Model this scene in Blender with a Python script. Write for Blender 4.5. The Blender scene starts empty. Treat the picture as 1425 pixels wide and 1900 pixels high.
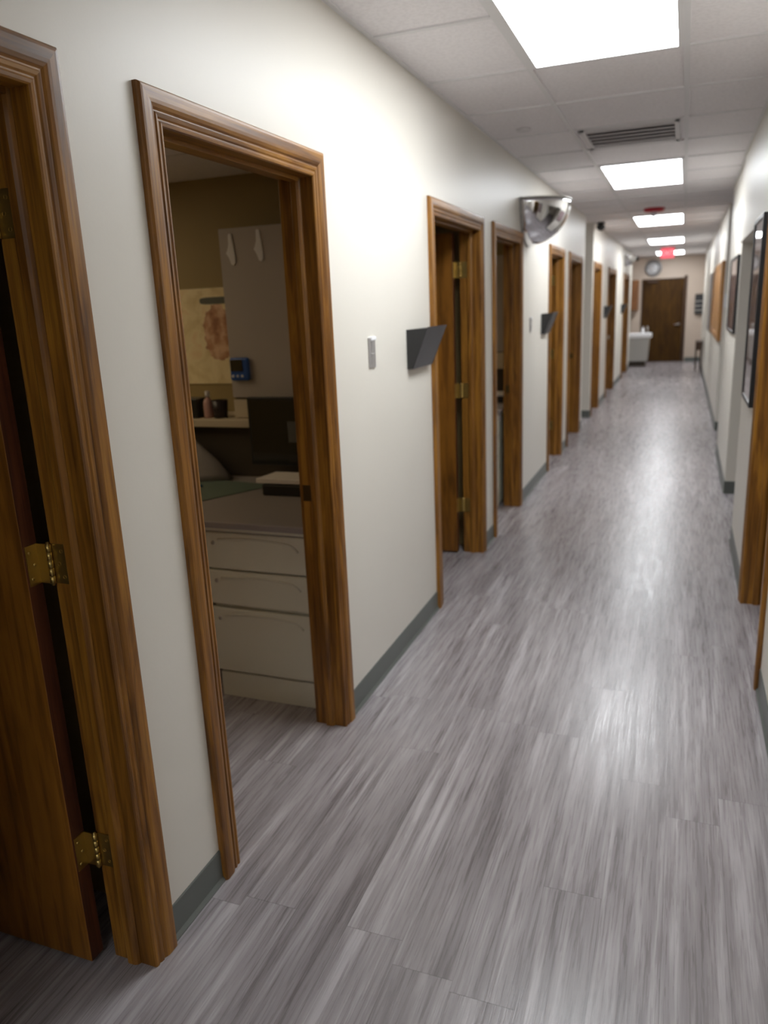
import bpy, bmesh, math, random
from mathutils import Vector, Matrix
random.seed(4)
sc = bpy.context.scene
COL = sc.collection

# ---------------------------------------------------------------- materials
def new_mat(name, color=(.5,.5,.5), rough=.5, metal=0.0, coat=0.0, coat_rough=.05, emit=None, strength=0.0, spec=.5):
    m = bpy.data.materials.new(name); m.use_nodes = True
    b = m.node_tree.nodes['Principled BSDF']
    b.inputs['Base Color'].default_value = (*color, 1)
    b.inputs['Roughness'].default_value = rough
    b.inputs['Metallic'].default_value = metal
    b.inputs['Coat Weight'].default_value = coat
    b.inputs['Coat Roughness'].default_value = coat_rough
    b.inputs['Specular IOR Level'].default_value = spec
    if emit:
        b.inputs['Emission Color'].default_value = (*emit, 1)
        b.inputs['Emission Strength'].default_value = strength
    return m

class NT:
    def __init__(s, m): s.t = m.node_tree; s.b = s.t.nodes['Principled BSDF']
    def n(s, typ, **kw):
        nd = s.t.nodes.new(typ)
        for k, v in kw.items(): setattr(nd, k, v)
        return nd
    def l(s, a, b): s.t.links.new(a, b)
    def math(s, op, a, b=None, c=None):
        nd = s.n('ShaderNodeMath', operation=op)
        for i, v in enumerate((a, b, c)):
            if v is None: continue
            if isinstance(v, (int, float)): nd.inputs[i].default_value = v
            else: s.l(v, nd.inputs[i])
        return nd.outputs[0]
    def comb(s, x, y, z):
        nd = s.n('ShaderNodeCombineXYZ')
        for i, v in enumerate((x, y, z)):
            if isinstance(v, (int, float)): nd.inputs[i].default_value = v
            else: s.l(v, nd.inputs[i])
        return nd.outputs[0]
    def noise(s, vec, scale=1, detail=4, rough=.5, dist=0):
        nd = s.n('ShaderNodeTexNoise')
        s.l(vec, nd.inputs['Vector'])
        nd.inputs['Scale'].default_value = scale; nd.inputs['Detail'].default_value = detail
        nd.inputs['Roughness'].default_value = rough; nd.inputs['Distortion'].default_value = dist
        return nd.outputs['Fac']
    def ramp(s, fac, stops):
        nd = s.n('ShaderNodeValToRGB'); s.l(fac, nd.inputs[0])
        e = nd.color_ramp.elements
        while len(e) < len(stops): e.new(.5)
        for i, (p, c) in enumerate(stops):
            e[i].position = p; e[i].color = (*c, 1) if len(c) == 3 else c
        return nd.outputs[0]
    def mix(s, fac, a, b, mode='MIX'):
        nd = s.n('ShaderNodeMix', data_type='RGBA', blend_type=mode)
        if isinstance(fac, (int, float)): nd.inputs[0].default_value = fac
        else: s.l(fac, nd.inputs[0])
        for i, v in ((6, a), (7, b)):
            if isinstance(v, tuple): nd.inputs[i].default_value = (*v, 1)
            else: s.l(v, nd.inputs[i])
        return nd.outputs[2]
    def bump(s, h, strength=.2, dist=.002):
        nd = s.n('ShaderNodeBump'); nd.inputs['Strength'].default_value = strength
        nd.inputs['Distance'].default_value = dist; s.l(h, nd.inputs['Height'])
        s.l(nd.outputs[0], s.b.inputs['Normal'])
    def objco(s):
        tc = s.n('ShaderNodeTexCoord'); sp = s.n('ShaderNodeSeparateXYZ'); s.l(tc.outputs['Object'], sp.inputs[0])
        return tc.outputs['Object'], sp.outputs

def wood(name, axis, cols, rough=.42, fine=1.0, coat=.10, spec=.4):
    """stained oak: streaks run along `axis` (0,1,2)"""
    m = new_mat(name, rough=rough, coat=coat, coat_rough=.2, spec=spec); t = NT(m)
    co, sp = t.objco()
    oi = t.n('ShaderNodeObjectInfo').outputs['Random']
    r = t.math('MULTIPLY', oi, 37.0)
    k = [95.0*fine]*3; k[axis] = 3.0
    k2 = [16.0*fine]*3; k2[axis] = 1.3
    v1 = t.comb(*[t.math('MULTIPLY_ADD', sp[i], k[i], r) for i in range(3)])
    v2 = t.comb(*[t.math('MULTIPLY_ADD', sp[i], k2[i], r) for i in range(3)])
    f1 = t.noise(v1, 1, 5, .6)
    f2 = t.noise(v2, 1, 4, .55, 1.6)
    f3 = t.noise(v2, 3.1, 3, .5, .4)
    base = t.ramp(f2, [(.30, cols[0]), (.47, cols[1]), (.62, cols[2]), (.78, cols[1])])
    pores = t.ramp(f1, [(.38, (.55,.5,.45)), (.52, (1,1,1))])
    c = t.mix(.75, base, pores, 'MULTIPLY')
    c = t.mix(.35, c, t.ramp(f3, [(.35, (.6,.55,.5)), (.6, (1.1,1.05,1))]), 'MULTIPLY')
    t.l(c, t.b.inputs['Base Color'])
    t.bump(f1, .12, .001)
    return m

OAK = ((.12,.046,.005), (.236,.097,.012), (.335,.150,.018))
oak_v = wood('oak_vertical', 2, OAK)
oak_h = wood('oak_horizontal', 1, OAK)
VEN = ((.15,.058,.007), (.235,.092,.011), (.295,.118,.015))
leaf_m = wood('door_veneer', 2, VEN, rough=.42, fine=.5, coat=.12)
ENDV = ((.036,.015,.003), (.058,.026,.004), (.076,.036,.005))
end_leaf_m = wood('walnut_veneer', 2, ENDV, rough=.6, fine=.5, coat=0, spec=.15)
edge_m = wood('leaf_edge', 2, ((.06,.018,.006), (.09,.026,.009), (.12,.036,.012)), rough=.5)
walnut = wood('walnut_trim', 2, ((.03,.012,.005), (.05,.022,.008), (.07,.03,.011)), rough=.5)
lightoak = wood('light_oak', 2, ((.30,.13,.03), (.42,.19,.045), (.50,.25,.065)))
cab_wood = wood('cabinet_wood', 2, ((.10,.04,.014), (.17,.07,.025), (.22,.095,.035)), rough=.45)

def paint(name, col, rough=.55, scale=90, strength=.12):
    m = new_mat(name, col, rough); t = NT(m); co, sp = t.objco()
    f = t.noise(co, scale, 3, .6); t.bump(f, strength, .0015)
    g = t.noise(co, 1.3, 2, .5)
    t.l(t.mix(1.0, col, t.ramp(g, [(.3, (.965,.96,.95)), (.7, (1,1,1))]), 'MULTIPLY'), t.b.inputs['Base Color'])
    return m
wall_paint = paint('wall_paint', (.735,.700,.635), .42)
end_paint = paint('end_wall_paint', (.53,.435,.36), .5)
tan_paint = paint('tan_paint', (.33,.25,.11), .6)
grey_vinyl = new_mat('grey_vinyl', (.115,.125,.115), .4)

def ceiling_mat():
    m = new_mat('ceiling_tile', (.84,.83,.84), .9); t = NT(m); co, sp = t.objco()
    f = t.noise(co, 160, 4, .7); t.bump(f, .35, .002)
    g = t.noise(co, 60, 2, .5)
    t.l(t.ramp(g, [(.35, (.86,.83,.85)), (.6, (.92,.89,.91))]), t.b.inputs['Base Color'])
    return m
tile_m = ceiling_mat()
grid_m = new_mat('grid_white', (.80,.79,.80), .4)

def floor_mat():
    m = new_mat('plank_floor', rough=.35); t = NT(m); co, sp = t.objco()
    W, L = .157, 1.22
    px = t.math('DIVIDE', t.math('ADD', sp[0], .912+10*W), W)
    row = t.math('FLOOR', px)
    wn = t.n('ShaderNodeTexWhiteNoise', noise_dimensions='1D'); t.l(row, wn.inputs['W'])
    py = t.math('ADD', t.math('DIVIDE', sp[1], L), t.math('MULTIPLY', wn.outputs['Value'], 7.31))
    colm = t.math('FLOOR', py)
    wn2 = t.n('ShaderNodeTexWhiteNoise', noise_dimensions='2D'); t.l(t.comb(row, colm, 0), wn2.inputs['Vector'])
    rnd = wn2.outputs['Value']
    rr = t.math('MULTIPLY', rnd, 91.0)
    v1 = t.comb(t.math('MULTIPLY_ADD', sp[0], 40.0, rr), t.math('MULTIPLY_ADD', sp[1], 1.5, rr), rr)
    v2 = t.comb(t.math('MULTIPLY_ADD', sp[0], 140.0, rr), t.math('MULTIPLY_ADD', sp[1], 5.0, rr), rr)
    v3 = t.comb(t.math('MULTIPLY_ADD', sp[0], 14.0, rr), t.math('MULTIPLY_ADD', sp[1], .8, rr), rr)
    s1 = t.noise(v1, 1, 4, .6, .25); s2 = t.noise(v2, 1, 3, .6); s3 = t.noise(v3, 1, 2, .5, .3)
    f = t.math('ADD', t.math('MULTIPLY', s1, .55), t.math('ADD', t.math('MULTIPLY', s2, .2), t.math('MULTIPLY', s3, .25)))
    f = t.math('ADD', f, t.math('MULTIPLY', t.math('SUBTRACT', rnd, .5), .03))
    c = t.ramp(f, [(.37, (.165,.144,.148)), (.46, (.250,.224,.231)), (.54, (.325,.296,.305)), (.63, (.45,.42,.435))])
    fx = t.math('FRACT', px); fy = t.math('FRACT', py)
    jx = t.math('LESS_THAN', t.math('MINIMUM', fx, t.math('SUBTRACT', 1.0, fx)), .006)
    jy = t.math('LESS_THAN', t.math('MINIMUM', fy, t.math('SUBTRACT', 1.0, fy)), .0012)
    j = t.math('MAXIMUM', jx, jy)
    c = t.mix(t.math('MULTIPLY', j, .45), c, (.10,.09,.09))
    t.l(c, t.b.inputs['Base Color'])
    t.l(t.ramp(s2, [(.3, (.22,)*3), (.7, (.36,)*3)]), t.b.inputs['Roughness'])
    h = t.math('ADD', t.math('MULTIPLY', s2, .5), t.math('MULTIPLY', s1, .5))
    h = t.math('SUBTRACT', h, t.math('MULTIPLY', j, .4))
    t.bump(h, .38, .0018)
    return m
floor_m = floor_mat()

chrome = new_mat('mirror_dome', (.80,.80,.82), .06, 1.0)
brass = new_mat('brass', (.50,.36,.12), .38, 1.0)
dark_brass = new_mat('dark_brass', (.10,.07,.03), .5, 1.0)
satin = new_mat('satin_nickel', (.55,.53,.50), .35, 1.0)
steel_plate = new_mat('steel_plate', (.52,.50,.49), .42, .6)
black_p = new_mat('black_plastic', (.018,.018,.019), .38)
tray_m = new_mat('smoke_plastic', (.033,.032,.037), .33)
black_frame = new_mat('black_frame', (.010,.010,.011), .35)
white_p = new_mat('white_plastic', (.84,.84,.86), .4)
beige_metal = new_mat('beige_enamel', (.78,.77,.64), .38)
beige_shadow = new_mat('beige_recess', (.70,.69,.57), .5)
grey_lam = new_mat('grey_laminate', (.33,.30,.285), .35)
desk_front = new_mat('desk_edge', (.30,.27,.26), .4)
grey_cab = new_mat('grey_cabinet', (.46,.42,.385), .45)
dark_lam = new_mat('dark_laminate', (.06,.045,.03), .6)
cream = new_mat('cream', (.60,.52,.38), .6)
paper = new_mat('paper', (.82,.78,.72), .7)
teal = new_mat('teal_folder', (.13,.175,.14), .6)
blue = new_mat('blue_plastic', (.02,.09,.36), .4)
blue2 = new_mat('blue_marker', (.02,.10,.18), .4)
pink = new_mat('pink_bottle', (.55,.33,.30), .4)
screen_m = new_mat('screen', (.006,.006,.007), .15, coat=1.0)
bag_m = new_mat('grey_bag', (.30,.28,.27), .6)
red_p = new_mat('red_plastic', (.55,.02,.04), .4)
lens_m = new_mat('clear_lens', (.85,.85,.9), .1)
diffuser = new_mat('light_diffuser', (.9,.9,.9), .5, emit=(.93,.97,1.0), strength=9.0)
exit_m = new_mat('exit_red', (.7,.03,.06), .4, emit=(1.0,.10,.15), strength=.30)
exit_w = new_mat('exit_letters', (.9,.5,.5), .4, emit=(1.0,.22,.26), strength=.42)
vent_m = new_mat('vent_white', (.75,.73,.74), .5)
vent_dark = new_mat('vent_backing', (.30,.28,.29), .8)
clock_face = new_mat('clock_face', (.62,.62,.64), .3, coat=.6)
clock_rim = new_mat('clock_rim', (.22,.21,.21), .35, .3)
steel = new_mat('brushed_steel', (.50,.49,.46), .4, .35)
cork = new_mat('cork', (.42,.25,.11), .9)
therm = new_mat('thermostat_white', (.80,.80,.84), .4)

def print_mat(name, cols, scale, seed, glossy=1.0):
    m = new_mat(name, rough=.5, coat=glossy, coat_rough=.02); t = NT(m); co, sp = t.objco()
    vv = t.comb(t.math('MULTIPLY_ADD', sp[0], 4, seed), t.math('MULTIPLY_ADD', sp[1], 6, seed), t.math('MULTIPLY_ADD', sp[2], 5, seed))
    f = t.noise(vv, scale, 3, .55, .8)
    stops = [(.28 + .42*i/(len(cols)-1), c) for i, c in enumerate(cols)]
    t.l(t.ramp(f, stops), t.b.inputs['Base Color'])
    return m
art_1 = print_mat('print_a', ((.10,.06,.055), (.20,.13,.12), (.34,.26,.26), (.22,.14,.13)), 1.2, 3.1)
art_2 = print_mat('print_b', ((.10,.055,.045), (.16,.09,.08), (.32,.25,.27), (.16,.10,.09)), 1.4, 8.2)
art_3 = print_mat('print_c', ((.05,.05,.055), (.10,.09,.10), (.16,.13,.13)), 1.4, 5.2, .25)

# ---------------------------------------------------------------- mesh helpers
class MB:
    def __init__(s): s.v = []; s.f = []; s.sm = []
    def add(s, vs, fs, smooth=False):
        o = len(s.v); s.v += [tuple(v) for v in vs]
        s.f += [tuple(i+o for i in f) for f in fs]; s.sm += [smooth]*len(fs); return s
    def box(s, x0, x1, y0, y1, z0, z1):
        x0, x1 = sorted((x0, x1)); y0, y1 = sorted((y0, y1)); z0, z1 = sorted((z0, z1))
        vs = [(x,y,z) for z in (z0,z1) for y in (y0,y1) for x in (x0,x1)]
        return s.add(vs, [(0,2,3,1),(4,5,7,6),(0,1,5,4),(2,6,7,3),(0,4,6,2),(1,3,7,5)])
    def prism(s, pts, axis, a, b):
        """closed polygon extruded along axis; pts are the other two coords in order"""
        def P(p, h):
            q = list(p); q.insert(axis, h); return q
        n = len(pts)
        vs = [P(p, a) for p in pts] + [P(p, b) for p in pts]
        fs = [tuple(range(n))[::-1], tuple(range(n, 2*n))] + [(i, (i+1) % n, n+(i+1) % n, n+i) for i in range(n)]
        return s.add(vs, fs)
    def tube(s, pts, r, seg=12, cap=True):
        pts = [Vector(p) for p in pts]; rs = r if isinstance(r, (list, tuple)) else [r]*len(pts)
        vs = []; fs = []
        up = Vector((0,0,1))
        for i, p in enumerate(pts):
            d = (pts[min(i+1, len(pts)-1)] - pts[max(i-1, 0)]).normalized()
            a = d.cross(up if abs(d.z) < .95 else Vector((1,0,0))).normalized(); b = d.cross(a).normalized()
            for k in range(seg):
                t = 2*math.pi*k/seg
                vs.append(p + (a*math.cos(t) + b*math.sin(t))*rs[i])
        for i in range(len(pts)-1):
            for k in range(seg):
                k2 = (k+1) % seg
                fs.append((i*seg+k, i*seg+k2, (i+1)*seg+k2, (i+1)*seg+k))
        if cap: fs += [tuple(range(seg))[::-1], tuple(range((len(pts)-1)*seg, len(pts)*seg))]
        return s.add(vs, fs, True)
    def lathe(s, prof, c, axis=2, seg=32, a0=0, a1=2*math.pi):
        """prof: list (r,h) along axis"""
        full = abs(a1-a0-2*math.pi) < 1e-6
        n = seg if full else seg+1; vs = []; fs = []
        for (r, h) in prof:
            for k in range(n):
                t = a0 + (a1-a0)*k/seg
                q = [r*math.cos(t), r*math.sin(t)]; q.insert(axis, h)
                vs.append([q[i]+c[i] for i in range(3)])
        m = len(prof)
        for i in range(m-1):
            for k in range(seg):
                k2 = (k+1) % n
                fs.append((i*n+k, i*n+k2, (i+1)*n+k2, (i+1)*n+k))
        return s.add(vs, fs, True)

def obj(name, mb, mat, parent=None, origin=None, bevel=0, keep=False, autosmooth=False):
    me = bpy.data.meshes.new(name)
    if parent is not None: o3 = Vector(parent['_w'])
    elif keep: o3 = Vector((0,0,0))
    elif origin is not None: o3 = Vector(origin)
    else:
        xs, ys, zs = zip(*mb.v); o3 = Vector(((min(xs)+max(xs))/2, (min(ys)+max(ys))/2, min(zs)))
    me.from_pydata([tuple(Vector(v)-o3) for v in mb.v], [], mb.f)
    me.polygons.foreach_set('use_smooth', mb.sm)
    bm = bmesh.new(); bm.from_mesh(me); bmesh.ops.recalc_face_normals(bm, faces=bm.faces); bm.to_mesh(me); bm.free()
    me.update(); me.materials.append(mat)
    o = bpy.data.objects.new(name, me); COL.objects.link(o)
    if parent is not None: o.parent = parent; o['_w'] = list(o3)
    else: o.location = o3; o['_w'] = list(o3)
    if bevel:
        md = o.modifiers.new('Bevel', 'BEVEL'); md.width = bevel; md.segments = 2; md.limit_method = 'ANGLE'
        md.angle_limit = math.radians(50)
    return o

def tag(o, label=None, cat=None, group=None, kind=None):
    if label: o['label'] = label
    if cat: o['category'] = cat
    if group: o['group'] = group
    if kind: o['kind'] = kind
    return o
def struct(name, mb, mat, label, cat, **kw):
    return tag(obj(name, mb, mat, keep=True, **kw), label, cat, kind='structure')
def thing(name, loc, label, cat, group=None, kind=None):
    o = bpy.data.objects.new(name, None); COL.objects.link(o); o.location = loc; o['_w'] = list(loc)
    o.empty_display_size = .1
    return tag(o, label, cat, group, kind)
def copy_tree(o, d=(0,0,0), label=None, parent=None):
    c = o.copy(); COL.objects.link(c)
    if parent is not None: c.parent = parent
    else:
        c.location = Vector(o.location) + Vector(d)
        if label: c['label'] = label
    for ch in list(o.children): copy_tree(ch, parent=c)
    return c

# ---------------------------------------------------------------- dimensions
XL, XLI = -1.172, -1.279           # left wall, corridor and room faces
XR, XR2, XR3 = .370, .388, .425    # right wall in its three stretches
ZC = 2.582
YB, YE = -5.2, 21.2                # wall behind the camera / end wall
HEAD = 2.018                       # door opening height
CW = .083
XFAR = -4.3

# ---------------------------------------------------------------- shell
struct('floor', MB().box(XFAR-.1, 3.2, YB-.1, YE+.2, -.1, 0), floor_m, 'grey wood look plank floor running down the corridor', 'floor')
struct('ceiling', MB().box(XFAR-.1, 3.2, YB-.1, YE+.2, ZC+.004, ZC+.1), tile_m, 'white suspended tile ceiling over the corridor', 'ceiling')

doorsL = [(.40,1.25,1), (1.655,2.455,0), (3.81,4.735,1), (5.17,5.98,0), (7.45,8.21,1), (8.78,9.72,0),
          (11.24,12.08,1), (13.40,14.75,1), (16.90,18.30,0)]
JT = .018
def wall_run(mb, x0, x1, ya, yb, ops):
    """wall between ya and yb with door openings (y0,y1,head)"""
    y = ya
    for (a, b, h) in sorted(ops):
        mb.box(x0, x1, y, a, 0, ZC+.004); mb.box(x0, x1, a, b, h, ZC+.004); y = b
    if yb-y > .001: mb.box(x0, x1, y, yb, 0, ZC+.004)
    return mb
opsL = [(a-JT, b+JT, HEAD+JT) for a, b, _ in doorsL]
struct('wall_left', wall_run(MB(), XLI, XL, YB, 10.12, [o for o in opsL if o[0] < 10]), wall_paint,
       'near stretch of the cream left corridor wall with six doorways', 'wall')
struct('wall_left_far', wall_run(MB(), XLI, XL, 11.04, 19.3, [o for o in opsL if o[0] > 10]), wall_paint,
       'far stretch of the cream left corridor wall beyond the side passage', 'wall')
RD = (3.29, 4.205)
struct('wall_right', wall_run(MB(), XR, XR+.12, YB, 6.75, [(RD[0]-JT, RD[1]+JT, HEAD+JT), (5.37, 6.75, 1.965)]), wall_paint,
       'near stretch of the cream right corridor wall with a doorway and a plain opening', 'wall')
struct('wall_right_middle', MB().box(XR2, XR2+.13, 6.75, 8.57, 0, ZC+.004), wall_paint,
       'middle stretch of the right corridor wall carrying a framed print', 'wall')
struct('wall_right_far', MB().box(XR3, XR3+.14, 10.08, YE, 0, ZC+.004), wall_paint,
       'far stretch of the right corridor wall carrying the wood framed board', 'wall')
# side passages off the corridor
struct('wall_passage_right_near', MB().box(XR+.12, 2.9, 5.25, 5.37, 0, ZC+.004), wall_paint, 'near side of the opening in the right wall', 'wall')
struct('wall_passage_right_middle', MB().box(XR2+.13, 2.9, 6.75, 8.57, 0, ZC+.004), wall_paint, 'wall block between the two right hand openings', 'wall')
struct('wall_passage_right_far', MB().box(XR3+.14, 2.9, 10.08, 10.2, 0, ZC+.004), wall_paint, 'far side of the second right hand opening, thermostat at its corner', 'wall')
struct('wall_far_right', MB().box(2.9, 3.0, YB, YE, 0, ZC+.004), wall_paint, 'outer wall far to the right behind the rooms', 'wall')
struct('wall_passage_left_near', MB().box(XFAR, XLI, 10.0, 10.12, 0, ZC+.004), wall_paint, 'near side of the left side passage', 'wall')
struct('wall_passage_left_far', MB().box(XFAR, XLI, 11.04, 11.14, 0, ZC+.004), wall_paint, 'far side of the left side passage, seen as a grey strip', 'wall')
struct('wall_far_left', MB().box(XFAR-.1, XFAR, YB, YE, 0, ZC+.004), tan_paint, 'outer wall at the back of the left hand rooms', 'wall')
struct('wall_behind', MB().box(XFAR, 2.9, YB-.1, YB, 0, ZC+.004), wall_paint, 'wall behind the viewpoint', 'wall')
ED = (-1.01, -.03)
struct('wall_end', MB().box(XFAR, ED[0]-.02, YE, YE+.12, 0, ZC+.004).box(ED[0]-.02, ED[1]+.02, YE, YE+.12, 2.05, ZC+.004)
       .box(ED[1]+.02, 2.9, YE, YE+.12, 0, ZC+.004), end_paint, 'tan end wall with the brown door and the clock', 'wall')
struct('wall_beyond', MB().box(ED[0]-.3, ED[1]+.3, YE+.14, YE+.18, 0, 2.2), end_paint, 'wall behind the end door', 'wall')
# partitions between the left rooms
for nm, y0, y1, lab in (('wall_room_a', 1.42, 1.52, 'partition between the first two left rooms'), ('wall_office_back', 3.62, 3.70, 'tan back wall of the desk room seen through the second doorway'),
                   ('wall_room_c', 4.88, 4.98, 'partition beyond the third left doorway'), ('wall_room_d', 7.08, 7.18, 'back wall of the room behind the fourth doorway'),
                   ('wall_room_e', 8.42, 8.50, 'partition between the fifth and sixth doorways'), ('wall_room_f', 12.7, 12.8, 'partition beyond the seventh doorway'),
                   ('wall_room_g', 16.0, 16.1, 'partition between the eighth and ninth doorways')):
    struct(nm, MB().box(XFAR, XLI, y0, y1, 0, ZC+.004), tan_paint, lab, 'wall')
struct('wall_alcove', MB().box(-1.95, -1.85, 19.2, YE, 0, ZC+.004).box(-1.95, XLI, 19.2, 19.3, 0, ZC+.004), end_paint, 'recess wall on the left beside the end door', 'wall')
struct('ceiling_office', MB().box(XFAR, XLI, 1.52, 3.62, 2.27, 2.31), tile_m, 'low tile ceiling inside the desk room', 'ceiling')
struct('wall_room_right', MB().box(XR+.12, 2.9, 2.4, 2.5, 0, ZC+.004), tan_paint, 'partition of the right hand room', 'wall')

# baseboards
def base_profile(mb, xw, sgn, y0, y1):
    pts = [(xw, 0), (xw+sgn*.012, 0), (xw+sgn*.012, .004), (xw+sgn*.004, .014), (xw+sgn*.004, .098), (xw+sgn*.002, .101), (xw, .101)]
    mb.prism(pts, 1, y0, y1) if False else mb.add(*_prism_y(pts, y0, y1)); return mb
def _prism_y(pts, y0, y1):
    n = len(pts); vs = [(p[0], y0, p[1]) for p in pts] + [(p[0], y1, p[1]) for p in pts]
    return vs, [tuple(range(n)), tuple(range(n, 2*n))[::-1]] + [(i, (i+1) % n, n+(i+1) % n, n+i) for i in range(n)]
def base_x(mb, yw, x0, x1):      # on a face looking towards the viewer
    return mb.box(x0, x1, yw-.005, yw, 0, .101).box(x0, x1, yw-.012, yw, 0, .006)
def segs(y, yb, ops):
    out = []
    for a, b in sorted(ops):
        if a-y > .01: out.append((y, a))
        y = b
    if yb-y > .01: out.append((y, yb))
    return out
mb = MB()
for a, b in segs(YB, 10.12, [(d[0]-CW, d[1]+CW) for d in doorsL if d[0] < 10]): base_profile(mb, XL, 1, a, b)
struct('baseboard_left', mb, grey_vinyl, 'grey vinyl baseboard along the near left wall', 'baseboard')
mb = MB()
for a, b in segs(11.04, 19.3, [(d[0]-CW, d[1]+CW) for d in doorsL if d[0] > 10]): base_profile(mb, XL, 1, a, b)
base_x(mb, 11.04, XFAR, XL)
struct('baseboard_left_far', mb, grey_vinyl, 'grey vinyl baseboard along the far left wall', 'baseboard')
mb = MB()
for a, b in segs(YB, 5.37, [(RD[0]-CW, RD[1]+CW)]): base_profile(mb, XR, -1, a, b)
struct('baseboard_right', mb, grey_vinyl, 'grey vinyl baseboard along the near right wall', 'baseboard')
mb = MB(); base_profile(mb, XR2, -1, 6.745, 8.57); base_x(mb, 6.75, XR2-.004, 2.9)
struct('baseboard_right_middle', mb, grey_vinyl, 'grey vinyl baseboard wrapping the middle right wall', 'baseboard')
mb = MB(); base_profile(mb, XR3, -1, 10.075, YE); base_x(mb, 10.08, XR3-.004, 2.9)
struct('baseboard_right_far', mb, grey_vinyl, 'grey vinyl baseboard along the far right wall', 'baseboard')
mb = MB(); base_x(mb, YE, ED[1]+.09, XR3); base_x(mb, YE, -1.85, ED[0]-.09)
struct('baseboard_end', mb, grey_vinyl, 'grey vinyl baseboard on the end wall', 'baseboard')

# wall angle and tee grid of the ceiling
mb = MB()
GY = [3.75+.697*k for k in range(-12, 26)]
for x in (-.69, -.045): mb.box(x-.012, x+.012, YB, YE, ZC-.004, ZC+.004)
for y in GY: mb.box(XL, XR3, y-.011, y+.011, ZC-.0035, ZC+.004)
for y in GY: mb.box(-2.9, XLI, y-.011, y+.011, 2.27-.0035, 2.271) if 1.55 < y < 3.6 else None
struct('trim_1', mb, grid_m, 'white metal tee grid of the tile ceiling', 'ceiling grid')
mb = MB().box(XL, XL+.02, YB, 10.12, ZC-.003, ZC+.004).box(XL, XL+.02, 11.04, 19.3, ZC-.003, ZC+.004)
mb.box(XR-.02, XR, YB, 6.75, ZC-.003, ZC+.004).box(XR2-.02, XR2, 6.75, 8.57, ZC-.003, ZC+.004).box(XR3-.02, XR3, 10.08, YE, ZC-.003, ZC+.004)
struct('trim_2', mb, grid_m, 'white wall angle where the ceiling meets the walls', 'ceiling trim')

# ---------------------------------------------------------------- doors
PROF = [(0,0), (0,.009), (.003,.0125), (.009,.0135), (.013,.011), (.016,.011), (.020,.014), (.027,.0155), (.030,.0125), (.033,.0125),
        (.038,.0165), (.046,.019), (.054,.0195), (.072,.0195), (.078,.0185), (.082,.014), (.083,.010), (.083,0)]
def casing(parent, xw, sgn, y0, y1, h, mv, mh):
    """mitred moulding around a doorway: two sides and a head"""
    def side(yc, d):
        n = len(PROF)
        vs = [(xw+sgn*v, yc+d*u, 0) for u, v in PROF] + [(xw+sgn*v, yc+d*u, h+u) for u, v in PROF]
        return MB().add(vs, [tuple(range(n)), tuple(range(n, 2*n))] + [(i, i+1, n+i+1, n+i) for i in range(n-1)] + [(n-1, 0, n, 2*n-1)])
    def head():
        n = len(PROF)
        vs = [(xw+sgn*v, y0-u, h+u) for u, v in PROF] + [(xw+sgn*v, y1+u, h+u) for u, v in PROF]
        return MB().add(vs, [tuple(range(n)), tuple(range(n, 2*n))] + [(i, i+1, n+i+1, n+i) for i in range(n-1)] + [(n-1, 0, n, 2*n-1)])
    obj('casing_side', side(y0, -1), mv, parent, bevel=0); obj('casing_side', side(y1, 1), mv, parent); obj('casing_head', head(), mh, parent)

def knob(parent, x, y, z, sx):
    m = MB()
    # axis along y on an opened leaf
    m.lathe([(0,0),(.030,0),(.030,.006),(.012,.010),(.010,.028),(.022,.034),(.027,.046),(.024,.058),(.012,.064),(0,.065)], (x, y, z), axis=1, seg=20) if sx > 0 else \
    m.lathe([(0,0),(.030,0),(.030,-.006),(.012,-.010),(.010,-.028),(.022,-.034),(.027,-.046),(.024,-.058),(.012,-.064),(0,-.065)], (x, y, z), axis=1, seg=20)
    return obj('door_knob', m, satin, parent)

def hinge(parent, xk, yj, z, leaf_x, far):
    """three-knuckle butt hinge between a jamb and a leaf opened at right angles"""
    s = -1 if far else 1
    h = .092
    jp = MB().box(xk+.004, xk+.040, yj+s*.0005, yj+s*.003, z-h/2, z+h/2)
    for dz in (-.030, 0, .030): jp.lathe([(0,.0015),(.0042,.0015),(.0042,0)] if s < 0 else [(0,-.0015),(.0042,-.0015),(.0042,0)], (xk+.024+(.006 if dz else -.004), yj+s*.003 - (0.0012 if s<0 else -.0012), z+dz), axis=1, seg=10)
    hg = obj('hinge', jp, brass, parent)
    tag(hg, 'worn brass hinge')
    lp = MB().box(leaf_x, leaf_x+.0028, yj+s*.042, yj+s*.006, z-h/2, z+h/2).box(leaf_x+.001, xk+.002, yj+s*.010, yj+s*.0065, z-h/2, z+h/2)
    for dz in (-.030, 0, .030): lp.lathe([(0,.0042),(.0040,.0040),(.0042,.0028)], (leaf_x, yj+s*(.026+(.006 if dz else -.004)), z+dz), axis=0, seg=10)
    obj('hinge_plate', lp, brass, hg)
    kn = MB()
    for k in range(5):
        za = z-h/2 + k*h/5; kn.tube([(xk, yj+s*.009, za+.0006), (xk, yj+s*.009, za+h/5-.0006)], .0062, 14)
    kn.tube([(xk, yj+s*.009, z-h/2-.004), (xk, yj+s*.009, z+h/2+.005)], .0035, 10)
    obj('knuckle', kn, brass, hg)

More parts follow.
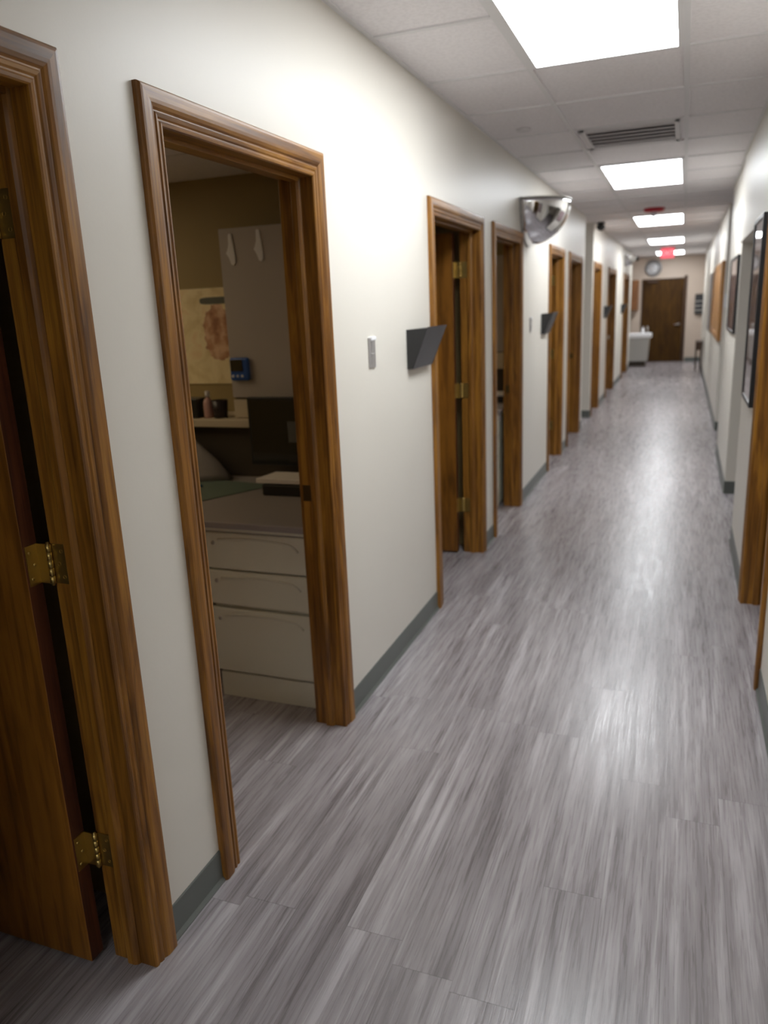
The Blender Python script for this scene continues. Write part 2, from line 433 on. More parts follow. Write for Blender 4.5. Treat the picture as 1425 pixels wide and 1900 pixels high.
def jambs(parent, xa, xb, y0, y1, h, mv, mh, stop_x):
    obj('jamb_side', MB().box(xa, xb, y0-JT, y0, 0, h), mv, parent); obj('jamb_side', MB().box(xa, xb, y1, y1+JT, 0, h), mv, parent)
    obj('jamb_head', MB().box(xa, xb, y0-JT, y1+JT, h, h+JT), mh, parent)
    s0, s1 = stop_x, stop_x+.034
    def st(yc, d): # rounded stop
        pts = [(s0, yc), (s0, yc+d*.009), (s0+.003, yc+d*.0115), (s1-.012, yc+d*.0115), (s1-.004, yc+d*.008), (s1, yc+d*.002), (s1, yc)]
        n = len(pts); vs = [(p[0], p[1], 0) for p in pts] + [(p[0], p[1], h) for p in pts]
        return MB().add(vs, [tuple(range(n)), tuple(range(n, 2*n))] + [(i, (i+1) % n, n+(i+1) % n, n+i) for i in range(n)])
    obj('door_stop', st(y0, 1), mv, parent); obj('door_stop', st(y1, -1), mv, parent)
    obj('door_stop', MB().box(s0, s1, y0+.011, y1-.011, h-.0115, h), mh, parent)

ordn = ['first', 'second', 'third', 'fourth', 'fifth', 'sixth', 'seventh', 'eighth', 'ninth']
det = ['beside the viewer, brass hinges on its jamb', 'open on the desk room with beige drawers', 'left of the narrow wall strip, black file pocket on its near side',
       'under the half dome mirror', 'past the half dome mirror, second black file pocket on its near side', 'just before the left side passage',
       'just past the left side passage', 'in the far stretch with a file pocket before it', 'last before the wash stand at the end']
for i, (y0, y1, far) in enumerate(doorsL):
    d = thing('door_%d' % (i+1), (XL, (y0+y1)/2, 0), 'oak trimmed doorway, %s on the left wall, %s' % (ordn[i], det[i]), 'door', kind='structure')
    jambs(d, XLI, XL, y0, y1, HEAD, oak_v, oak_h, -1.242)
    casing(d, XL, 1, y0, y1, HEAD, oak_v, oak_h)
    if i < 6: casing(d, XLI, -1, y0, y1, HEAD, oak_v, oak_h)
    xk = XLI-.008
    lx = -1.322; wleaf = min(.92, y1-y0-.006)
    if far: ya, yb = y1-.047, y1-.005
    else: ya, yb = y0+.005, y0+.047
    if i < 8 or True:
        lf = obj('door_leaf', MB().box(lx-wleaf, lx, ya, yb, .012, HEAD-.004), leaf_m, d, bevel=.0015)
        tag(lf, 'plain brown veneered leaf standing open')
        obj('edge_band', MB().box(lx-.0005, lx+.0006, ya+.001, yb-.001, .013, HEAD-.005), edge_m, lf)
        knob(lf, lx-wleaf+.065, ya, .96, -1); knob(lf, lx-wleaf+.065, yb, .96, 1)
    if i < 6:
        for z in (.325, 1.07, 1.80): hinge(d, xk, y1 if far else y0, z, lx, far)
    if not far:
        obj('strike_plate', MB().box(-1.2775, -1.244, y1-.0018, y1, .915, .975), dark_brass, d)
    elif i >= 6:
        obj('strike_plate', MB().box(-1.2775, -1.244, y1-.0018, y1, .90, .965), satin, d)

# right hand doorway
d = thing('door_10', (XR, (RD[0]+RD[1])/2, 0), 'oak trimmed doorway on the right wall next to the tall framed print', 'door', kind='structure')
jambs(d, XR, XR+.12, RD[0], RD[1], HEAD, oak_v, oak_h, XR+.046)
casing(d, XR, -1, RD[0], RD[1], HEAD, oak_v, oak_h)
casing(d, XR+.12, 1, RD[0], RD[1], HEAD, oak_v, oak_h)
lf = obj('door_leaf', MB().box(XR+.155, XR+.155+.88, RD[1]-.047, RD[1]-.005, .012, HEAD-.004), leaf_m, d, bevel=.0015)

# end door, shut
d = thing('door_11', ((ED[0]+ED[1])/2, YE, 0), 'dark brown flush door closed in the end wall under the clock', 'door', kind='structure')
obj('frame', MB().box(ED[0]-.02, ED[0], YE-.012, YE+.10, 0, 2.03).box(ED[1], ED[1]+.02, YE-.012, YE+.10, 0, 2.03).box(ED[0]-.02, ED[1]+.02, YE-.012, YE+.10, 2.03, 2.05), walnut, d)
def cas_y(x0, x1, h): return MB().box(x0, x1, YE-.02, YE, 0, h)
obj('casing_side', cas_y(ED[1]+.002, ED[1]+.07, 2.10), walnut, d, bevel=.004)
lf = obj('door_leaf', MB().box(ED[0]+.004, ED[1]-.004, YE+.004, YE+.046, .008, 2.026), end_leaf_m, d, bevel=.0015)
lv = MB().lathe([(0,0),(.033,0),(.033,-.008),(.014,-.012),(.012,-.045),(0,-.045)], (-.10, YE+.004, .925), axis=1, seg=20)
lv.tube([(-.10, YE-.036, .925), (-.15, YE-.044, .925), (-.225, YE-.04, .918)], [.012,.011,.009], 10)
obj('lever_handle', lv, satin, lf)
obj('door_closer', MB().box(-.90, -.66, YE-.052, YE+.004, 1.955, 2.012), walnut, d, bevel=.006)

# ---------------------------------------------------------------- ceiling lights
def ceiling_light(yc, label):
    x0, x1, y0, y1 = -.678, -.057, yc-.685, yc+.685
    t = thing('ceiling_light', ((x0+x1)/2, yc, ZC-.006), label, 'ceiling light', 'troffer lights down the corridor ceiling')
    fr = MB()
    w = .022
    fr.box(x0, x0+w, y0, y1, ZC-.006, ZC+.003).box(x1-w, x1, y0, y1, ZC-.006, ZC+.003).box(x0+w, x1-w, y0, y0+w, ZC-.006, ZC+.003).box(x0+w, x1-w, y1-w, y1, ZC-.006, ZC+.003)
    obj('frame', fr, grid_m, t)
    obj('diffuser', MB().box(x0+w, x1-w, y0+w, y1-w, ZC-.004, ZC+.002), diffuser, t)
    return t
L0 = ceiling_light(3.065, 'largest and nearest bright rectangular ceiling light, at the top edge of the photo')
LABS = ['second bright ceiling light, just beyond the air vent', 'third bright ceiling light, with the red alarm strobe in front of it',
        'fourth bright ceiling light, thin slab before the red exit sign', 'farthest ceiling light, half hidden behind the red exit sign']
for k, lb in enumerate(LABS): copy_tree(L0, (0, 4.18*(k+1), 0), lb)
copy_tree(L0, (0, -5.45, 0), 'ceiling light behind the viewpoint, outside the photo')

# warm fill panels added to brighten two dark rooms, out of sight
warm = new_mat('warm_fill', (.9,.85,.7), .5, emit=(1.0,.80,.52), strength=2.5)
for dy, z, lb in ((0, 2.27, 'added dim warm fill panel brightening the room in the second doorway, out of view'), (3.4, ZC, 'added dim warm fill panel brightening the room in the fourth doorway, out of view')):
    t = thing('room_fill_panel', (-3.3, 2.4+dy, z-.01), lb, 'ceiling light')
    obj('frame', MB().box(-3.62, -3.0, 1.8+dy, 1.83+dy, z-.012, z-.0005).box(-3.62, -3.0, 2.97+dy, 3.0+dy, z-.012, z-.0005).box(-3.62, -3.59, 1.83+dy, 2.97+dy, z-.012, z-.0005).box(-3.03, -3.0, 1.83+dy, 2.97+dy, z-.012, z-.0005), grid_m, t)
    obj('diffuser', MB().box(-3.59, -3.03, 1.83+dy, 2.97+dy, z-.008, z-.0005), warm, t)
# air vent
t = thing('air_vent', (-.37, 5.48, ZC-.006), 'louvred white air vent in the ceiling before the second light', 'vent')
x0, x1, y0, y1 = -.655, -.080, 5.16, 5.82
obj('frame', MB().box(x0, x0+.035, y0, y1, ZC-.010, ZC+.003).box(x1-.03, x1, y0, y1, ZC-.010, ZC+.003).box(x0, x1, y0, y0+.04, ZC-.010, ZC+.003).box(x0, x1, y1-.08, y1, ZC-.010, ZC+.003), vent_m, t, bevel=.002)
obj('backing', MB().box(x0+.03, x1-.03, y0+.03, y1-.07, ZC-.0005, ZC+.002), vent_dark, t)
ns = 5; yy0, yy1 = y0+.045, y1-.085
for k in range(ns):
    ya = yy0 + (yy1-yy0)*k/ns; yb = ya + (yy1-yy0)/ns*.55
    obj('louvre', MB().add([(x0+.032,ya,ZC-.0105),(x1-.028,ya,ZC-.0105),(x1-.028,yb,ZC-.004),(x0+.032,yb,ZC-.004),
                          (x0+.032,ya,ZC-.0125),(x1-.028,ya,ZC-.0125),(x1-.028,yb,ZC-.0060),(x0+.032,yb,ZC-.0060)],
        [(0,1,2,3),(7,6,5,4),(0,4,5,1),(1,5,6,2),(2,6,7,3),(3,7,4,0)]), vent_m, t)

# concealed sprinkler plate
tag(obj('sprinkler_cover', MB().lathe([(0,ZC-.010),(.038,ZC-.010),(.044,ZC-.006),(.044,ZC+.002),(0,ZC+.002)], (-.945, 4.95, 0), seg=28), vent_m),
    'small round white sprinkler cover on the ceiling left of the vent', 'sprinkler')

# alarm strobe
t = thing('alarm_strobe', (-.385, 9.95, ZC), 'red round fire alarm strobe hanging before the third ceiling light', 'alarm')
obj('base', MB().lathe([(0,.004),(.115,.004),(.115,-.020),(.09,-.034),(0,-.036)], (-.385, 9.95, ZC), seg=28), red_p, t)
obj('strobe_lens', MB().lathe([(0,-.034),(.034,-.036),(.032,-.060),(.020,-.085),(0,-.095)], (-.385, 9.95, ZC), seg=20), lens_m, t)

# exit sign
t = thing('exit_sign', (-.365, 17.0, 2.33), 'glowing red exit sign hanging from the ceiling before the last light', 'sign')
obj('housing', MB().box(-.50, -.235, 16.985, 17.025, 2.335, 2.545), red_p, t, bevel=.004)
obj('stem', MB().box(-.39, -.34, 16.99, 17.02, 2.545, ZC+.004), grid_m, t)
obj('face', MB().box(-.494, -.241, 16.980, 16.985, 2.341, 2.539), exit_m, t)
cu = bpy.data.curves.new('exit_text', 'FONT'); cu.body = 'EXIT'; cu.size = .125; cu.extrude = .0015; cu.align_x = 'CENTER'; cu.align_y = 'CENTER'
tmp = bpy.data.objects.new('tmp', cu); COL.objects.link(tmp)
bpy.context.view_layer.update()
me = bpy.data.meshes.new_from_object(tmp.evaluated_get(bpy.context.evaluated_depsgraph_get()))
bpy.data.objects.remove(tmp); me.name = 'lettering'
me.transform(Matrix.Translation((-.3675+.365, 16.977-17.0, 2.44-2.33)) @ Matrix.Rotation(math.pi/2, 4, 'X'))
me.materials.clear(); me.materials.append(exit_w)
lo = bpy.data.objects.new('lettering', me); COL.objects.link(lo); lo.parent = t

# ---------------------------------------------------------------- half dome mirrors
def dome_mirror(yc, zt, r, label):
    t = thing('dome_mirror', (XL, yc, zt), label, 'mirror', 'half dome safety mirrors on the left wall')
    n, m = 28, 18; vs = []; fs = []
    for i in range(m+1):
        el = math.pi/2*i/m
        for k in range(n+1):
            az = -math.pi/2 + math.pi*k/n
            vs.append((XL+.004 + r*math.cos(el)*math.cos(az), yc + r*math.cos(el)*math.sin(az), zt - r*math.sin(el)*.98))
    for i in range(m):
        for k in range(n):
            a = i*(n+1)+k; fs.append((a, a+1, a+n+2, a+n+1))
    o = obj('mirror_shell', MB().add(vs, fs, True), chrome, t)
    md = o.modifiers.new('Solidify', 'SOLIDIFY'); md.thickness = .003; md.offset = -1
    rim = MB(); pts = [(XL+.004 + (r+.003)*math.cos(a), yc+(r+.003)*math.sin(a), zt) for a in [-math.pi/2+math.pi*k/32 for k in range(33)]]
    rim.tube(pts, .006, 8); obj('rim', rim, steel, t)
    bk = MB(); pts = [(XL+.006, yc+(r+.003)*math.cos(a), zt-(r+.003)*math.sin(a)*.98) for a in [math.pi*k/32 for k in range(33)]]
    bk.tube(pts, .005, 8); obj('wall_flange', bk, steel, t)
    return t
dome_mirror(6.30, 2.335, .325, 'large chrome half dome mirror on the left wall above the fourth doorway')
dome_mirror(17.1, 2.44, .21, 'tiny far half dome mirror high on the left wall before the end')

# ceiling corner devices
def corner_device(x, y, z, label):
    t = thing('ceiling_sensor', (x, y, z), label, 'sensor')
    obj('base', MB().lathe([(0,.05),(.05,.05),(.05,.03),(.03,.024),(0,.024)], (x, y, z), seg=20), black_p, t)
    obj('head', MB().lathe([(0,.026),(.045,.02),(.058,0),(.05,-.03),(.028,-.05),(0,-.056)], (x, y, z), seg=24), black_p, t)
    return t
corner_device(-1.09, 11.12, ZC-.05, 'small black round sensor at the ceiling by the left side passage corner')
corner_device(-1.15, 20.6, ZC-.05, 'small black round sensor at the ceiling in the far left corner')

# ---------------------------------------------------------------- wall file pockets
def file_pocket(ya, label):
    L, z0, z1, dp = .30, 1.318, 1.497, .105
    t = thing('file_pocket', (XL, ya+L/2, z0), label, 'file holder', 'black wall file pockets beside the left doorways')
    g = .003
    obj('back_plate', MB().box(XL, XL+g, ya, ya+L, z0, z1-.004), tray_m, t)
    fr = MB().add([(XL+.028,ya,z0),(XL+.028,ya+L,z0+.004),(XL+dp,ya+L,z1+.006),(XL+dp,ya,z1+.006),
              (XL+.028-g,ya,z0+g),(XL+.028-g,ya+L,z0+g+.004),(XL+dp-g,ya+L,z1+.006),(XL+dp-g,ya,z1+.006)],
             [(0,1,2,3),(7,6,5,4),(0,4,5,1),(1,5,6,2),(2,6,7,3),(3,7,4,0)])
    obj('front_panel', fr, tray_m, t)
    obj('bottom', MB().box(XL, XL+.028, ya, ya+L, z0, z0+g), tray_m, t)
    for yy in (ya, ya+L-g):
        pts = [(XL+g, z0), (XL+.028, z0), (XL+dp-g, z1), (XL+g, z1-.006)]
        obj('side_panel', MB().add(*_prism_y(pts, yy, yy+g)), black_p, t)
    return t
P0 = file_pocket(3.365, 'largest black wall file pocket, beside the near edge of the third left doorway')
copy_tree(P0, (0, 3.62, 0), 'black wall file pocket past the half dome mirror, beside the fifth left doorway')
copy_tree(P0, (0, 9.40, 0), 'small distant black file pocket beside the eighth left doorway')
copy_tree(P0, (0, 12.95, 0), 'farthest black file pocket, beside the last left doorway')

# switches
def switch(yc, zc, label):
    t = thing('light_switch', (XL, yc, zc-.058), label, 'light switch', 'light switches on the left wall')
    obj('plate', MB().box(XL, XL+.006, yc-.035, yc+.035, zc-.060, zc+.060), steel_plate, t, bevel=.003)
    obj('rocker', MB().prism([(XL+.006, zc-.046), (XL+.0075, zc-.046), (XL+.0115, zc-.004), (XL+.0115, zc+.0), (XL+.006, zc+.0)], 1, yc-.017, yc+.017) if False else
        MB().add(*_prism_y([(XL+.004, zc-.046), (XL+.0075, zc-.046), (XL+.0115, zc-.003), (XL+.004, zc-.003)], yc-.017, yc+.017)), steel_plate, t)
    obj('rocker', MB().add(*_prism_y([(XL+.004, zc+.003), (XL+.0075, zc+.003), (XL+.0115, zc+.046), (XL+.004, zc+.046)], yc-.017, yc+.017)), steel_plate, t)
    obj('cap', MB().box(XL, XL+.012, yc-.016, yc+.034, zc+.047, zc+.062), white_p, t, bevel=.003)
    return t
SW = switch(2.93, 1.42, 'grey light switch between the second doorway and the near file pocket')
copy_tree(SW, (0, 3.53, -.005), 'small grey light switch below the half dome mirror before the second file pocket')
# thermostat on the passage end face
tag(obj('thermostat', MB().box(.432, .505, 10.052, 10.08, 1.44, 1.60), therm, bevel=.004), 'white thermostat on the right passage corner beyond the smaller framed print', 'thermostat')

# ---------------------------------------------------------------- pictures
def framed(name, xf, xw, y0, y1, z0, z1, fw, fm, art, label, cat='picture'):
    t = thing(name, (xw, (y0+y1)/2, z0), label, cat)
    f = MB().box(xf, xw, y0, y0+fw, z0, z1).box(xf, xw, y1-fw, y1, z0, z1).box(xf, xw, y0+fw, y1-fw, z0, z0+fw).box(xf, xw, y0+fw, y1-fw, z1-fw, z1)
    obj('frame', f, fm, t, bevel=.002)
    obj('print' if fm is black_frame else 'cork_panel', MB().box(xf+.006, xw-.002, y0+fw-.002, y1-fw+.002, z0+fw-.002, z1-fw+.002), art, t)
    return t
framed('framed_print', XR-.036, XR, 4.335, 4.88, 1.02, 1.965, .022, black_frame, art_1, 'tall black framed glossy print on the near right wall, red light mirrored in it')
framed('framed_print', XR2-.022, XR2, 6.81, 7.80, 1.28, 1.885, .022, black_frame, art_2, 'smaller black framed print on the middle stretch of the right wall')
framed('framed_print', XR3-.022, XR3, 14.0, 15.5, 1.0, 1.95, .03, black_frame, art_3, 'far dark framed print on the right wall past the wood board')
framed('notice_board', XR3-.035, XR3, 10.2, 13.3, 1.05, 1.975, .07, lightoak, lightoak, 'honey coloured wooden wall board on the far right wall', 'board')

# clock
t = thing('wall_clock', (-.775, YE, 2.31), 'round grey rimmed clock on the end wall above the brown door', 'clock')
obj('rim', MB().lathe([(.125,-.030),(.150,-.040),(.185,-.036),(.205,-.020),(.208,0),(0,0)], (-.775, YE, 2.31), axis=1, seg=48), clock_rim, t)
obj('face', MB().lathe([(0,-.018),(.150,-.018),(.150,-.002),(0,-.002)], (-.775, YE, 2.31), axis=1, seg=48), clock_face, t)
obj('hand', MB().box(-.780, -.770, YE-.024, YE-.020, 2.31, 2.41), black_p, t)
obj('hand', MB().box(-.775, -.70, YE-.024, YE-.020, 2.305, 2.315), black_p, t)

# wall file rack on the end wall
t = thing('wall_file_rack', (.375, YE, 1.16), 'black tiered wall file rack with pale papers on the end wall right of the door', 'file rack')
obj('back_panel', MB().box(.24, .51, YE-.015, YE, 1.155, 1.64), black_p, t, bevel=.003)
for k in range(4):
    z0 = 1.155 + k*.108
    obj('pocket', MB().box(.245, .505, YE-.075, YE-.067, z0, z0+.085).box(.245, .505, YE-.075, YE-.015, z0, z0+.006)
        .box(.245, .250, YE-.075, YE-.015, z0, z0+.085).box(.500, .505, YE-.075, YE-.015, z0, z0+.085), black_p if k == 0 else tray_m, t)
for k in range(3):
    z0 = 1.165 + k*.108
    tag(obj('papers', MB().box(.252, .498, YE-.060, YE-.030, z0, z0+.092), paper), 'thin stack of pale papers in the %s tier of the end wall rack' % ('lowest','second','third')[k], 'papers', 'papers in the wall file rack')

# small table by the right wall
t = thing('side_table', (.36, 18.3, 0), 'small dark brown table with slim legs against the far right wall', 'table')
obj('table_top', MB().box(.275, .405, 17.9, 18.7, .62, .65), walnut, t, bevel=.003)
obj('drawer', MB().box(.290, .398, 17.94, 18.66, .47, .62), walnut, t)
for xx in (.285, .385):
    for yy in (17.92, 18.65):
        obj('leg', MB().tube([(xx, yy, .62), (xx, yy, .0)], [.013, .009], 8), walnut, t)

# wash stand in the recess
t = thing('wash_stand', (-1.2, 20.0, 0), 'grey wash stand with a white top and small tap before the end door', 'wash stand')
obj('top', MB().box(-1.70, -.70, 19.62, 20.25, .675, .775), white_p, t, bevel=.012)
obj('cabinet_body', MB().add([(-1.66,19.72,.13),(-.775,19.72,.13),(-.775,20.22,.13),(-1.66,20.22,.13),(-1.66,19.68,.675),(-.745,19.68,.675),(-.745,20.22,.675),(-1.66,20.22,.675)],
    [(3,2,1,0),(4,5,6,7),(0,1,5,4),(1,2,6,5),(2,3,7,6),(3,0,4,7)]), steel, t, bevel=.006)
obj('plinth', MB().box(-1.62, -.82, 19.80, 20.18, 0, .13), dark_lam, t)
tp = MB().tube([(-.80,20.05,.775),(-.80,20.05,.90),(-.805,19.98,.93),(-.81,19.92,.90)], [.018,.014,.013,.012], 10)
obj('tap', tp, satin, t)
tag(obj('soap_bottle', MB().lathe([(0,0),(.032,0),(.034,.01),(.034,.09),(.026,.11),(.010,.118),(.010,.14),(.016,.143),(.016,.155),(0,.157)], (-.90, 19.9, .775), seg=18), white_p),
    'white soap bottle standing on the wash stand', 'bottle')
t = thing('wall_cabinet', (-1.45, 20.6, 1.30), 'brown wooden wall cabinet above the wash stand in the far left recess', 'cabinet')
obj('body', MB().box(-1.85, -1.09, 20.55, 21.195, 1.30, 2.03), cab_wood, t, bevel=.003)
obj('cabinet_door', MB().box(-1.84, -1.45, 20.532, 20.55, 1.31, 2.02), cab_wood, t, bevel=.003)
obj('cabinet_door', MB().box(-1.44, -1.10, 20.532, 20.55, 1.31, 2.02), cab_wood, t, bevel=.003)

# ---------------------------------------------------------------- desk room
def desk_set(dy, first):
    made = []
    where = 'in the second doorway' if first else 'in the fourth doorway'
    t = thing('desk', (-1.95, 2.95+dy, 0), 'grey laminate desk top over beige drawers ' + where, 'desk')
    obj('desk_top', MB().box(-2.75, -1.305, 2.52+dy, 3.34+dy, .762, .79), grey_lam, t, bevel=.006)
    obj('front_rail', MB().box(-2.72, -1.31, 2.555+dy, 2.575+dy, .70, .762), desk_front, t)
    obj('end_panel', MB().box(-2.74, -2.71, 2.56+dy, 3.33+dy, 0, .762), dark_lam, t)
    obj('back_panel', MB().box(-2.71, -1.31, 3.30+dy, 3.325+dy, .1, .762), dark_lam, t)
    t = thing('drawer_pedestal', (-1.56, 2.83+dy, 0), 'beige three drawer metal pedestal under the desk ' + where, 'drawers')
    x0, x1, yf = -1.80, -1.325, 2.545+dy
    obj('body', MB().box(x0+.012, x1-.006, yf+.026, yf+.56, .02, .75), beige_metal, t)
    obj('plinth', MB().box(x0+.018, x1-.006, yf+.006, yf+.026, .0, .112), beige_metal, t, bevel=.002)
    obj('top_rail', MB().box(x0+.004, x1-.002, yf+.004, yf+.026, .742, .760), beige_metal, t, bevel=.002)
    for (za, zb) in ((.582,.738), (.424,.574), (.122,.408)):
        dr = obj('drawer', MB().box(x0, x1, yf, yf+.024, za, zb), beige_metal, t, bevel=.005)
        # arched finger pull pressed into the front
        n = 22; pts = []
        for k in range(n+1):
            u = k/n; xx = x0+.07+(x1-x0-.11)*u
            pts.append((xx, yf-.001, zb-.030 + .010*math.sin(math.pi*min(u*1.15, 1)) - (.030*max(0, (u-.86)/.14)**2)))
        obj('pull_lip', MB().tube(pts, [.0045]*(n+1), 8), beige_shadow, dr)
        obj('lock_button', MB().lathe([(0,-.004),(.007,-.004),(.009,0),(0,0)], (x0+.045, yf, zb-.045), axis=1, seg=14), satin, dr)
    t = thing('desk_hutch', (-2.0, 3.45+dy, .79), 'shelf unit with a dark back standing on the desk ' + where, 'shelf')
    obj('back', MB().box(-2.74, -1.31, 3.345+dy, 3.36+dy, .79, 1.045), dark_lam, t)
    obj('shelf', MB().box(-2.74, -1.31, 3.30+dy, 3.60+dy, 1.045, 1.085), grey_cab if False else cream, t, bevel=.004)
    obj('end_panel', MB().box(-2.74, -2.715, 3.34+dy, 3.60+dy, .79, 1.045), dark_lam, t)
    t = thing('grey_cabinet', (-1.72, 3.48+dy, 1.2), 'tall flat grey cabinet front above the desk shelf ' + where, 'cabinet')
    obj('body', MB().box(-2.098, -1.31, 3.37+dy, 3.61+dy, 1.085, 1.985), dark_lam, t)
    obj('cabinet_door', MB().box(-2.10, -1.31, 3.35+dy, 3.37+dy, 1.19, 1.99), grey_cab, t, bevel=.003)
    obj('lower_panel', MB().box(-2.10, -1.31, 3.352+dy, 3.37+dy, 1.088, 1.180), cream, t, bevel=.003)
    t = thing('paper_tray', (-1.6, 3.08+dy, .79), 'flat black machine with a white tray on top, ' + where, 'printer')
    obj('case', MB().box(-1.755, -1.36, 2.97+dy, 3.19+dy, .79, .842), black_p, t, bevel=.008)
    obj('sheet_tray', MB().add([(-1.79,2.98+dy,.844),(-1.35,2.98+dy,.844),(-1.35,3.12+dy,.846),(-1.76,3.12+dy,.846),(-1.79,2.98+dy,.866),(-1.35,2.98+dy,.866),(-1.35,3.12+dy,.870),(-1.76,3.12+dy,.870)],
        [(3,2,1,0),(4,5,6,7),(0,1,5,4),(1,2,6,5),(2,3,7,6),(3,0,4,7)]), paper, t, bevel=.003)
desk_set(0, True)
desk_set(3.40, False)

t = thing('monitor', (-1.66, 3.25, .79), 'black flat computer monitor on the desk seen through the second doorway', 'monitor')
obj('screen_housing', MB().box(-1.955, -1.40, 3.235, 3.262, .875, 1.205), black_p, t, bevel=.004)
obj('screen', MB().box(-1.940, -1.415, 3.232, 3.236, .895, 1.190), screen_m, t)
obj('stand', MB().box(-1.70, -1.63, 3.258, 3.285, .80, .95).box(-1.77, -1.56, 3.205, 3.335, .79, .80), black_p, t, bevel=.003)
tag(obj('sticky_note', MB().box(-1.74, -1.64, 3.2305, 3.2322, .99, 1.09), new_mat('note', (.10,.10,.09), .6)), 'dull grey note stuck on the black monitor', 'note')
# desk clutter
fl = MB().add([(-2.55,2.80,.7905),(-2.02,2.72,.7905),(-1.80,3.16,.7905),(-2.40,3.26,.7905),(-2.55,2.80,.794),(-2.02,2.72,.794),(-1.80,3.16,.794),(-2.40,3.26,.794)],
              [(3,2,1,0),(4,5,6,7),(0,1,5,4),(1,2,6,5),(2,3,7,6),(3,0,4,7)])
tag(obj('desk_mat', fl, teal), 'faded teal desk mat lying on the grey desk', 'desk mat')
tag(obj('marker_pen', MB().tube([(-2.32,2.93,.804),(-2.14,3.03,.804),(-2.12,3.041,.804)], [.009,.009,.005], 10), blue2), 'blue marker pen lying on the teal desk mat', 'pen')
# translucent grey bag slumped against the dark back
n, m = 14, 8; vs = []; fs = []
for i in range(m+1):
    h = i/m
    for k in range(n):
        a = 2*math.pi*k/n; r = (.20*(1-h)**.6+.03) * (1+.12*math.sin(3*a+h*5))
        vs.append((-2.33 - .05*h + r*math.cos(a)*1.05, 3.22 + .35*r*math.sin(a), .795 + .25*h*(1+.05*math.sin(2*a))))
for i in range(m):
    for k in range(n): fs.append((i*n+k, i*n+(k+1) % n, (i+1)*n+(k+1) % n, (i+1)*n+k))
fs.append(tuple(range(n))[::-1]); fs.append(tuple(range(m*n, (m+1)*n)))
tag(obj('grey_bag', MB().add(vs, fs, True), bag_m), 'slumped grey bag on the desk under the shelf', 'bag')
# shelf items
tag(obj('black_box', MB().box(-2.40, -2.305, 3.33, 3.43, 1.085, 1.185), black_p, bevel=.004), 'small black box at the left of the desk room shelf', 'box')
t = thing('pump_bottle', (-2.265, 3.37, 1.085), 'pale pink bottle on the shelf between the black box and the dark cup', 'bottle')
obj('bottle_body', MB().lathe([(0,0),(.024,0),(.026,.008),(.026,.075),(.018,.095),(.008,.10),(.008,.108),(0,.108)], (-2.265, 3.37, 1.085), seg=20), pink, t)
obj('bottle_cap', MB().lathe([(0,.108),(.012,.108),(.012,.135),(0,.137)], (-2.265, 3.37, 1.085), seg=16), white_p, t)
tag(obj('dark_cup', MB().lathe([(0,0),(.034,0),(.042,.09),(.039,.09),(.032,.006),(0,.006)], (-2.195, 3.37, 1.085), seg=24), new_mat('dark_cup', (.03,.02,.02), .4)),
    'dark brown cup on the shelf beside the grey cabinet', 'cup')
# hooks and timer on the grey cabinet
def hook(x, z, label):
    o = MB().add(*( [(x+u*s, 3.343+v, z+w) for v in (0, .007) for (u, w, s) in
        ((0,.07,1),(.010,.066,1),(.016,.02,1),(.022,-.03,1),(.022,-.062,1),(.012,-.075,1),(-.002,-.070,1),(-.012,-.040,1),(-.026,-.018,1),(-.018,-.004,1),(-.010,.020,1),(-.008,.066,1))],
        [tuple(range(12)), tuple(range(12,24))[::-1]] + [(i, (i+1) % 12, 12+(i+1) % 12, 12+i) for i in range(12)]))
    return tag(obj('white_hook', o, white_p, bevel=.002), label, 'hook', 'white hooks on the grey cabinet')
hook(-2.037, 1.895, 'left white hook at the top of the grey cabinet')
hook(-1.885, 1.905, 'right white hook at the top of the grey cabinet')
t = thing('wall_timer', (-2.035, 3.35, 1.275), 'blue rounded timer with a black screen on the grey cabinet', 'timer')
obj('case', MB().box(-2.090, -1.985, 3.325, 3.35, 1.275, 1.388), blue, t, bevel=.010)
obj('display', MB().box(-2.082, -2.015, 3.3225, 3.326, 1.322, 1.378), screen_m, t)
for k in range(3): obj('button', MB().lathe([(0,-.003),(.006,-.003),(.007,0),(0,0)], (-2.072+.026*k, 3.325, 1.298), axis=1, seg=12), white_p, t)
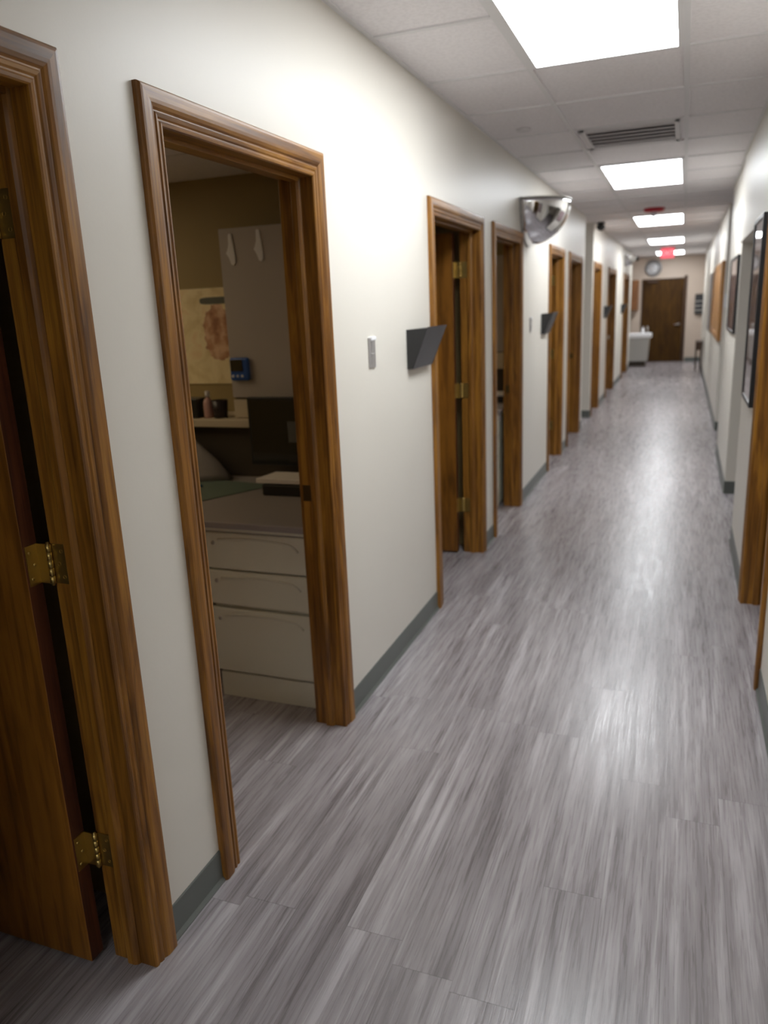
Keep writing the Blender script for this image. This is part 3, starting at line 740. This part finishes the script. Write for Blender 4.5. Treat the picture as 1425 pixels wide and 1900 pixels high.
# chart on the back wall
def chart_mat():
    m = new_mat('chart_print', (.6,.5,.3), .5); t = NT(m); co, sp = t.objco()
    n1 = t.noise(co, 9, 3, .6, .5)
    basec = t.ramp(n1, [(.3, (.70,.56,.28)), (.55, (.88,.76,.48)), (.75, (.80,.56,.30))])
    # figure: brown torso silhouette with a dark top edge
    dx = t.math('DIVIDE', t.math('ADD', sp[0], -.065), .09); dz = t.math('DIVIDE', t.math('ADD', sp[2], -.27), .15)
    rr = t.math('ADD', t.math('POWER', t.math('ABSOLUTE', dx), 2.2), t.math('POWER', t.math('ABSOLUTE', dz), 2.6))
    rr = t.math('ADD', rr, t.math('MULTIPLY', t.math('SUBTRACT', t.noise(co, 22, 3, .6), .5), 1.5))
    ins = t.math('LESS_THAN', rr, 1.0)
    fig = t.ramp(t.noise(co, 14, 2, .5), [(.38, (.34,.15,.08)), (.5, (.55,.30,.17)), (.62, (.74,.50,.32))])
    c = t.mix(ins, basec, fig)
    rr2 = t.math('ADD', t.math('POWER', t.math('ABSOLUTE', t.math('DIVIDE', t.math('ADD', sp[0], -.065), .10)), 4.0),
                 t.math('POWER', t.math('ABSOLUTE', t.math('DIVIDE', t.math('ADD', sp[2], -.435), .018)), 4.0))
    c = t.mix(t.math('LESS_THAN', rr2, 1.0), c, (.10,.11,.09))
    t.l(c, t.b.inputs['Base Color'])
    return m
tag(obj('anatomy_chart', MB().box(-2.575, -2.19, 3.612, 3.62, 1.235, 1.735), chart_mat()), 'yellowish printed wall chart beside the grey cabinet in the desk room', 'poster')
# cables hanging behind the pedestal
for k, (xx, lab) in enumerate(((-1.83, 'black cable hanging left of the beige drawers, nearest them'), (-1.86, 'black cable hanging left of the beige drawers, farther out'))):
    pts = [(xx+.012*math.sin(i*1.3+k), 2.60+.02*math.sin(i*.9), .755-.07*i) for i in range(8)]
    tag(obj('cable', MB().tube(pts, .006, 8), black_p), lab, 'cable', 'cables under the desk')

# ---------------------------------------------------------------- camera
cam = bpy.data.cameras.new('camera'); co = bpy.data.objects.new('camera', cam); COL.objects.link(co)
R = [[0.9343296954115383, 0.05245327227502847, -0.3525289697313169], [0.3539241964290078, -0.2531616810836752, 0.9003592762963953],
     [-0.04202003634295384, -0.9660009407130664, -0.25510095861679466]]
M = Matrix(((R[0][0], -R[0][1], -R[0][2], 0), (R[1][0], -R[1][1], -R[1][2], 0), (R[2][0], -R[2][1], -R[2][2], 1.585), (0,0,0,1)))
co.matrix_world = M
cam.sensor_fit = 'HORIZONTAL'; cam.sensor_width = 36; cam.lens = 36*1420.5/1425
cam.clip_start = .02; cam.clip_end = 60
cam.dof.use_dof = True; cam.dof.focus_distance = 1.7; cam.dof.aperture_fstop = 36/9.5
sc.camera = co

# soft daylight-free interior: lit by the troffers and the added room fill panels
w = bpy.data.worlds.new('world'); w.use_nodes = True; sc.world = w
w.node_tree.nodes['Background'].inputs[0].default_value = (.02,.02,.02,1); w.node_tree.nodes['Background'].inputs[1].default_value = 0.0
sc.view_settings.view_transform = 'Standard'; sc.view_settings.look = 'None'; sc.view_settings.gamma = 1
sc.view_settings.use_curve_mapping = False
sc.view_settings.exposure = 0.88
for o in bpy.data.objects:
    if '_w' in o: del o['_w']
